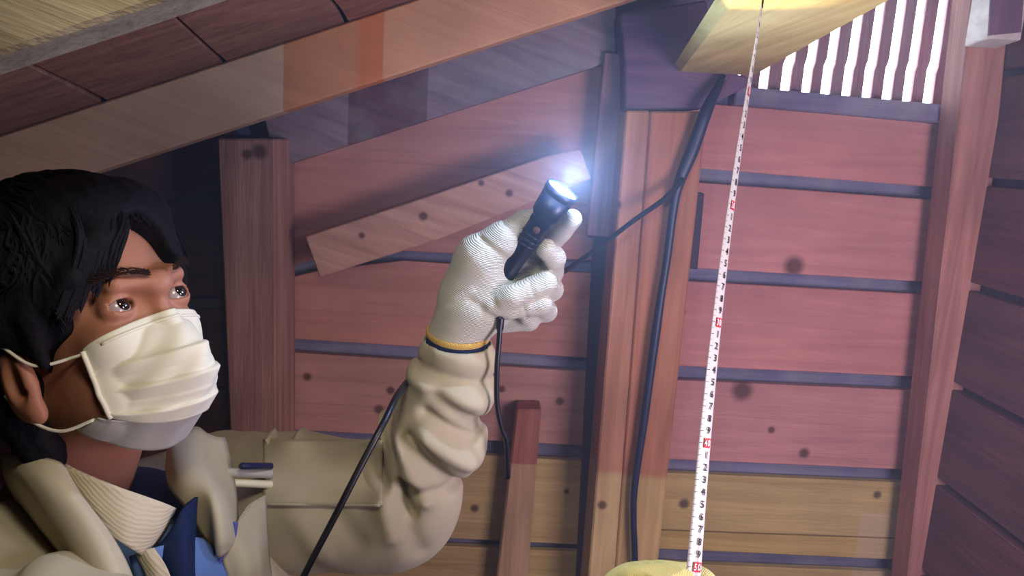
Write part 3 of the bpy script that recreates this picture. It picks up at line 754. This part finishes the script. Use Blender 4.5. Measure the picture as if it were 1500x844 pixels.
jk = net('jacket', jacket_field, np.array([-.75, .28, .72]), np.array([.22, 1.14, 1.40]), .0062, M['jacket'], man)
# trousers, boots
M['trousers'] = knit('grey_work_trousers', (120, 116, 108), 900, (.3, .6, .2), .05, .3)
M['boot'] = plain('dark_shoe_leather', (44, 40, 40), .6, .3, .2, 50)
HP = HIP
def leg_field(p):
    f = ell(p, HP+np.array([0, 0, -.02]), (.15, .19, .13))
    for s in (-1, 1):
        f = smin(f, chain(p, [HP+np.array([0, s*.09, -.05]), HP+np.array([.07, s*.11, -.38]), HP+np.array([.0, s*.12, -.74])], [.095, .068, .052], .03), .03)
    return f
net('trousers', leg_field, HP-np.array([.22, .26, .79]), HP+np.array([.26, .26, .10]), .012, M['trousers'], man)
for s in (-1, 1):
    c = HP+np.array([.0, s*.12, 0]); c[2] = .055
    net('shoe', lambda p, c=c: smax(smin(chain(p, [c+np.array([-.05, 0, -.005]), c+np.array([.13, 0, -.015])], [.048, .040], .01), cone(p, c, c+np.array([0, 0, .08]), .05, .05), .02), .016-p[..., 2], .003), c-np.array([.14, .09, .07]), c+np.array([.22, .09, .12]), .008, M['boot'], man)

# ---- shirt, collars, lapels
inner = chain
def chest_field(p):
    f = chain(p, [P(190, 800, .80), P(215, 930, .80)], [.085, .10], .03)
    return smin(f, chain(p, [P(250, 800, .84), P(250, 930, .84)], [.06, .08], .03), .03)
net('work_bib', chest_field, P(190, 850, .80)-np.array([.14, .14, .16]), P(190, 850, .80)+np.array([.2, .16, .16]), .005, M['blue'], man)
# navy undershirt collar
sheet('undershirt', [C((288, 728, .715), (268, 745, .68), (240, 790, .665), (200, 815, .66)), C((286, 760, .71), (278, 790, .675), (262, 830, .655), (225, 850, .655)), C((284, 830, .70), (284, 860, .67), (280, 900, .65), (250, 930, .65))], .003, M['navy'], man)
# striped shirt collar band
sheet('shirt_collar', [C((70, 662, .70), (100, 684, .655), (170, 712, .645), (235, 735, .665), (256, 744, .685)),
                       C((60, 700, .70), (110, 722, .648), (175, 755, .638), (222, 775, .655), (240, 778, .675)),
                       C((50, 740, .70), (125, 760, .645), (178, 795, .635), (205, 812, .65), (215, 815, .67))], .004, M['shirt'], man)
# near lapel, a thick folded roll of jacket collar
def fold_l(a, b): return np.array([0, -.006*math.sin(b*math.pi)-.003*math.sin(a*9), .002*math.sin(a*7)])
sheet('lapel', [C((10, 668, .72), (45, 665, .665), (85, 675, .65), (96, 690, .66)),
                C((15, 705, .70), (50, 700, .640), (100, 712, .628), (122, 735, .64)),
                C((40, 760, .69), (75, 755, .625), (130, 765, .612), (158, 790, .625)),
                C((85, 820, .68), (120, 815, .62), (165, 825, .605), (190, 840, .62)),
                C((120, 900, .68), (150, 900, .62), (195, 900, .605), (215, 905, .62))], .006, M['jacket'], man, fold=fold_l)
# far lapel
sheet('lapel', [C((248, 655, .80), (262, 640, .80), (290, 630, .83), (330, 640, .87)),
                C((252, 700, .76), (275, 690, .745), (310, 690, .79), (338, 700, .83)),
                C((280, 742, .735), (300, 735, .715), (325, 735, .73), (342, 752, .79)),
                C((300, 785, .725), (315, 780, .705), (332, 785, .715), (343, 800, .745)),
                C((318, 812, .73), (322, 811, .712), (328, 811, .715), (333, 812, .73))], .005, M['jacket'], man, fold=lambda a, b: np.array([0, -.010*math.sin(b*9+a*4)*(1-a*.5), 0]))
# blue placket with a dark blue edge
sheet('placket', [C((190, 815, .655), (235, 800, .66), (290, 788, .70), (318, 812, .72)), C((200, 860, .65), (245, 850, .655), (300, 840, .69), (335, 850, .715)), C((215, 930, .65), (260, 930, .655), (320, 930, .69), (365, 930, .715))], .003, M['blue'], man)
sheet('shirt_front', [C((200, 812, .655), (212, 806, .652), (226, 803, .655)), C((218, 850, .645), (232, 846, .642), (250, 845, .645)), C((232, 930, .64), (250, 930, .635), (268, 930, .64))], .003, M['shirt'], man)
sheet('jacket_front', [C((322, 812, .722), (342, 775, .745), (362, 742, .79), (388, 725, .83)), C((335, 850, .715), (360, 835, .72), (378, 820, .74), (392, 810, .79)), C((350, 930, .71), (375, 930, .715), (395, 930, .73), (405, 930, .78))], .004, M['jacket'], man)
tube('piping', C((345, 765, .742), (340, 790, .735), (322, 818, .715), (312, 860, .705), (318, 930, .70)), .0028, plain('violet_blue_piping', (84, 92, 160), .8), man)

# sleeve pocket with seam; pens stick out of it
def fs(px, py, lift=0.0):
    """front of the upper sleeve"""
    o_ = CAM.astype(np.float32); d = ray(px, py); t = .55
    for _ in range(60):
        v = float(sleeve_field((o_+d*t).astype(np.float32)[None])[0])
        if v < .0004: break
        t += max(v, .0008)*.8/ np.linalg.norm(d)
    return CAM+d*(t-lift/np.linalg.norm(d))
sheet('sleeve_pocket', [[fs(x, y, .004) for x in (386, 430, 500, 560)] for y in (645, 690, 740)], .003, M['jacket'], man, n=8)
tube('seam', [fs(x, 739+.01*(x-386), .006) for x in (386, 430, 480, 530, 556)], .0016, M['jacket'], man, n=4, seg=8)
print('pocket', fs(386, 700))
pk = fs(390, 700, .004)
M['pen_grey'] = plain('grey_pen_plastic', (176, 178, 168), .4, .4); M['pen_white'] = plain('ivory_pen_plastic', (226, 222, 190), .4, .4); M['pen_navy'] = plain('navy_pen_plastic', (24, 30, 72), .4, .4)
def pen(px0, px1, py0, py1, r, mat, label):
    Yp = pk[1]-.006; a = P(px0, py0, Yp-.035); b = P(px1, py1, Yp+.002)
    d = b-a
    o = lathe('pen', a, d, [(0, r*.75), (.002, r), (np.linalg.norm(d)*.98, r), (np.linalg.norm(d), r*.8)], mat)
    return tag(o, label, 'pen', 'pens in the sleeve pocket')
pen(318, 398, 692, 694, .0052, M['pen_grey'], 'grey pen lying in the sleeve pocket, between the navy and the ivory one')
pen(318, 398, 706, 710, .0046, M['pen_white'], 'ivory white pen, lowest of the three in the sleeve pocket')
pen(352, 398, 683, 683, .0038, M['pen_navy'], 'short navy pen, topmost of the three in the sleeve pocket')

# dark watch strap just inside the cuff, glove hem, glove
dW = (WR-P(664, 560, .87)); dW /= np.linalg.norm(dW)
lathe('inner_cuff', WR-dW*.012, dW, [(0, .0345), (.018, .0355), (.0185, .030), (0, .030)], M['navy'], man, 36)
HY = .855
def glove_field(p):
    W0 = WR+dW*.008
    f = chain(p, [W0, P(684, 455, HY), P(712, 412, HY+.006)], [.034, .031, .030], .012)
    f = smin(f, chain(p, [P(706, 452, HY), P(748, 428, HY+.022)], [.030, .024], .01), .014)       # palm towards the little finger
    f = smin(f, chain(p, [P(712, 410, HY), P(762, 392, HY+.028)], [.026, .018], .01), .014)       # palm towards the index
    f = smin(f, chain(p, [P(676, 425, HY-.004), P(700, 378, HY-.012), P(735, 352, HY-.012), P(768, 330, HY-.004), P(784, 322, HY+.004)], [.024, .024, .0185, .0140, .0125], .01), .012)  # thumb
    f = smin(f, chain(p, [P(765, 385, HY+.03), P(800, 362, HY+.034), P(822, 338, HY+.020), P(838, 321, HY+.010)], [.0150, .0135, .0120, .0112], .004), .006)   # index
    mid = chain(p, [P(765, 408, HY+.03), P(808, 398, HY+.026), P(812, 378, HY-.004), P(800, 365, HY-.014)], [.0150, .0132, .0122, .0115], .004)
    ring = chain(p, [P(755, 430, HY+.03), P(808, 424, HY+.022), P(797, 415, HY-.010), P(748, 436, HY-.026), P(738, 441, HY-.026)], [.0150, .0130, .0135, .0130, .0120], .004)
    lit = chain(p, [P(745, 458, HY+.022), P(800, 456, HY+.014), P(792, 446, HY-.012), P(745, 452, HY-.020), P(718, 448, HY-.024)], [.0145, .0120, .0120, .0118, .0112], .004)
    lit2 = chain(p, [P(735, 470, HY+.008), P(775, 470, HY+.006), P(770, 462, HY-.006)], [.014, .011, .010], .004)
    lit = smin(lit, lit2, .006)
    f = smin(f, mid, .003); f = smin(f, ring, .0028); f = smin(f, lit, .0028)
    s = (p-W0.astype(np.float32))@dW.astype(np.float32)
    f = f+.0008*np.sin(s*1500)*(s < .05)*0
    # wrinkles over thumb base and knuckles
    x, z = p[..., 0], p[..., 2]
    for a, b, am, w in (((705, 345), (740, 372), .0022, .003), ((738, 325), (765, 350), .002, .003), ((690, 430), (720, 455), .002, .004), ((775, 410), (782, 430), .0016, .0025), ((765, 440), (770, 458), .0016, .0025), ((650, 440), (690, 420), -.0018, .005)): f = f+groove(x, z, a, b, am, w, HY)
    return smax(f, -s-.002, .003)
lo = P(700, 400, HY)-np.array([.08, .075, .10]); hi = P(740, 400, HY)+np.array([.10, .085, .10])
net('glove', glove_field, lo, hi, .0016, M['glove'], man)
# hem follows the glove's wrist
lathe('glove_hem', WR+dW*.006, dW, [(0, .0345), (.0015, .0362), (.006, .0365), (.008, .035), (.004, .031)], M['glove_cuff'], man, 40)

# right hand in a yellowish glove at the bottom edge, closed on the tape
def yg_field(p):
    f = chain(p, [WR_R, P(960, 905, .585)], [.038, .040], .02)
    f = smin(f, chain(p, [P(930, 890, .60), P(1010, 880, .60)], [.034, .030], .02), .02)
    f = smin(f, chain(p, [P(905, 900, .575), P(925, 858, .565), P(965, 850, .562), P(1000, 852, .568)], [.020, .014, .0125, .0105], .004), .006)  # thumb over the tape
    f = smin(f, chain(p, [P(975, 895, .61), P(990, 852, .615), P(1025, 856, .60), P(1035, 866, .585)], [.016, .0115, .0108, .010], .004), .005)
    for i in range(3):
        f = smin(f, chain(p, [P(985, 925+i*34, .61), P(1035, 890+i*34, .615), P(1046, 892+i*34, .59), P(1015, 900+i*34, .565)], [.014, .0115, .0110, .010], .004), .004)
    x, z = p[..., 0], p[..., 2]
    for k in range(4): f = f+groove(x, z, (925+k*18, 836), (915+k*18, 862), .0016, .0025, .57)
    f = smin(f, chain(p, [P(965, 843, .565), P(1000, 827, .566)], [.004, .0015], .003), .006)      # a pinched fold of knit
    return f
lo = P(960, 960, .585)-np.array([.075, .075, .06]); hi = P(1000, 850, .60)+np.array([.06, .07, .03])
net('glove', yg_field, lo, hi, .002, M['yglove'], man)['label'] = 'pale yellow knitted glove holding the tape'

# ------------------------------------------------------------------ torch
TA, TB = P(737, 405, HY-.006), P(822, 281, HY-.034)
td = (TB-TA)/np.linalg.norm(TB-TA); TL = float(np.linalg.norm(TB-TA))
torch = empty('torch', TA); torch['_w'] = [float(v) for v in TA]
tag(torch, 'slim black torch, lit, held up in the white cotton glove', 'torch')
M['torch'] = plain('dark_anodised_metal', (24, 28, 44), .35, .6, metal=.3)
lathe('barrel', TA, td, [(-.004, .006), (0, .0095), (.004, .0115), (.012, .012), (.014, .0112), (TL*.62, .0118), (TL*.66, .0128), (TL*.70, .0122), (TL*.74, .0158), (TL*.96, .0178)], M['torch'], torch, 32)
for k in range(3): lathe('grip_ring', TA+td*(TL*.40+k*.006), td, [(0, .0112), (.0008, .0126), (.0022, .0126), (.003, .0112)], M['torch'], torch, 28)
lathe('bezel', TA+td*TL*.95, td, [(0, .0176), (.002, .0186), (.009, .0186), (.009, .0166), (.004, .0164)], M['torch'], torch, 32)
sw = TA+td*TL*.60; cs = -np.array([.0, 1., 0]); cs = cs-td*(cs@td); cs /= np.linalg.norm(cs)
lathe('switch', sw+cs*.0105, cs, [(0, .0042), (.002, .0040), (.0026, .002)], plain('rubber_button', (90, 66, 62), .5), torch, 16)
lens = lathe('lens', TA+td*(TL*.95+.0065), td, [(0, .0164), (.0010, .0160), (.0014, .009)], emit('torch_led', (.80, .93, 1.0), 60), torch, 28)
tip = TA+td*(TL*.95+.016)
lamp('torch_spot', 'SPOT', tuple(tip), 9.0, (1.0, .82, .38), on_z(1108, 2, zb), spot_size=math.radians(24), spot_blend=1.0, shadow_soft_size=.008)
lamp('torch_spill', 'POINT', tuple(tip+td*.014+cs*.012), 4.2, (.42, .62, 1.0), shadow_soft_size=.012)
# lanyard
ln = tube('lanyard', C((733, 470, .828), (731, 500, .826), (728, 540, .826), (728, 590, .83), (735, 628, .835), (742, 648, .84), (744, 700, .85)), .0030, M['black'], torch, n=8)
lathe('lanyard_clip', P(733, 462, .829), P(732, 488, .829)-P(733, 462, .829), [(0, .004), (.004, .0046), (.014, .0042), (.018, .003)], M['torch'], torch, 14)

# ------------------------------------------------------------------ tape measure
M['tape'] = plain('white_tape_steel', (196, 195, 188), .35, .5)
M['ink'] = plain('black_print', (18, 18, 20), .6); M['red'] = plain('red_print', (196, 30, 52), .6); M['wht'] = plain('white_print', (240, 235, 230), .6)
T0 = P(1016, 838, .580); tape_top = on_z(1118, -4, zb)+np.array([0, -.0, -.001])
Lt = float(np.linalg.norm(tape_top-T0)); print('tape length', Lt, tape_top)
td2 = (tape_top-T0)/Lt
def tape_frame(s):
    """s cm from the hook"""
    t = 1-s*.01/Lt
    c = T0+(tape_top-T0)*t+np.array([-.006, 0, 0])*math.sin(t*math.pi)
    a = math.radians(12+56*max(0, t)**.8)
    side = np.array([math.cos(a), math.sin(a), 0]); side = side-td2*(side@td2); side /= np.linalg.norm(side)
    return c, side, np.cross(side, td2)
tv = []; tf = []; NS = 60; SM = Lt*100+7
for i in range(NS+1):
    c, s, n_ = tape_frame(SM*i/NS)
    for k, (o_, d_) in enumerate(((-.0065, 0), (-.0033, .0007), (0, .0009), (.0033, .0007), (.0065, 0))): tv.append(c+s*o_-n_*0+n_*0+np.array([0, 1, 0])*d_)
for i in range(NS):
    for k in range(4): tf.append([i*5+k, i*5+k+1, (i+1)*5+k+1, (i+1)*5+k])
tape = empty('tape_measure', T0); tape['_w'] = [float(v) for v in T0]
tag(tape, 'white steel tape measure pulled up from the yellow glove to the lit purlin', 'tape measure')
bl = link('blade', mesh(tv, tf), M['tape'], tape, True); solid(bl, .0003)
c, s, n_ = tape_frame(0)
prism('hook', [c-s*.0065+td2*.0005, c+s*.0065+td2*.0005, c+s*.0065-td2*.006, c-s*.0065-td2*.006], np.array([0, -.0015, 0]), M['ink'], tape, 0)
# printed marks
def text_mesh(txt):
    cu = bpy.data.curves.new('t', 'FONT'); cu.body = txt; cu.size = 1; cu.resolution_u = 2; cu.align_x = 'CENTER'; cu.align_y = 'CENTER'; cu.offset = .02
    o = bpy.data.objects.new('t', cu); COL.objects.link(o); bpy.context.view_layer.update()
    me = bpy.data.meshes.new_from_object(o); bpy.data.objects.remove(o)
    co = np.array([v.co[:] for v in me.vertices]); fs_ = [list(p.vertices) for p in me.polygons]; bpy.data.meshes.remove(me)
    return co, fs_
glyph = {t: text_mesh(t) for t in '0123456789'}
inkv, inkf, redv, redf, whv, whf = [], [], [], [], [], []
def put(V_, F_, co, fc, s0, off, sx, sy, lift):
    b = len(V_); c, s, n_ = tape_frame(s0)
    nn = np.array([0, -1, 0.])
    for q in co: V_.append(c+s*(off+q[0]*sx)+td2*(q[1]*sy)+nn*lift)
    F_.extend([[b+i for i in f] for f in fc])
sq = np.array([(-.5, -.5, 0), (.5, -.5, 0), (.5, .5, 0), (-.5, .5, 0)])
s_end = 50.0; s_at_bottom = Lt*100            # the measured mark at the glove reads 50
def pos(mark): return s_at_bottom-.4-(s_end-mark)
for mark in range(int(s_end-s_at_bottom)+1, 52):
    p_ = pos(mark)
    if p_ < .3: continue
    put(inkv, inkf, sq, [[0, 1, 2, 3]], p_, -.0048+.0004, .0038, .00045, .0004)
    put(inkv, inkf, sq, [[0, 1, 2, 3]], p_+.5, -.0052, .0028, .00030, .0004)
    for m_ in range(1, 10): put(inkv, inkf, sq, [[0, 1, 2, 3]], p_+m_*.1, -.0058, .0014, .00014, .0004)
    if mark % 10 == 0:
        put(redv, redf, sq, [[0, 1, 2, 3]], p_, .0028, .0066, .0078, .0004)
        for k, ch in enumerate(str(mark)):
            put(whv, whf, *glyph[ch], p_, .0012+.0032*k, .0052, .0075, .0008)
    else:
        put(inkv, inkf, *glyph[str(mark % 10)], p_, .0034, .0070, .0080, .0005)
tag(link('print', mesh(inkv, inkf), M['ink'], tape), kind='stuff')
tag(link('red_box', mesh(redv, redf), M['red'], tape), kind='stuff')
tag(link('white_digit', mesh(whv, whf), M['wht'], tape), kind='stuff')

# ------------------------------------------------------------------ haze volume put in for the glow round the torch
hz = bpy.data.materials.new('glow_haze'); hz.use_nodes = True
N = hz.node_tree.nodes; N.remove(N['Principled BSDF'])
vs_ = N.new('ShaderNodeVolumeScatter'); vs_.inputs['Density'].default_value = .20; vs_.inputs['Anisotropy'].default_value = .25
vs_.inputs['Color'].default_value = (.62, .74, 1.0, 1)
hz.node_tree.links.new(vs_.outputs[0], N['Material Output'].inputs['Volume'])
hz_o = prism('haze', [(-1.9, .70, .03), (cx, .70, .03), (cx, .70, roofz(cx)-.03), (-1.9, .70, roofz(-1.9)-.03)], (0, .795, 0), hz, bev=0)
tag(hz_o, 'thin bluish haze added for the glow round the torch', 'haze', kind='stuff')
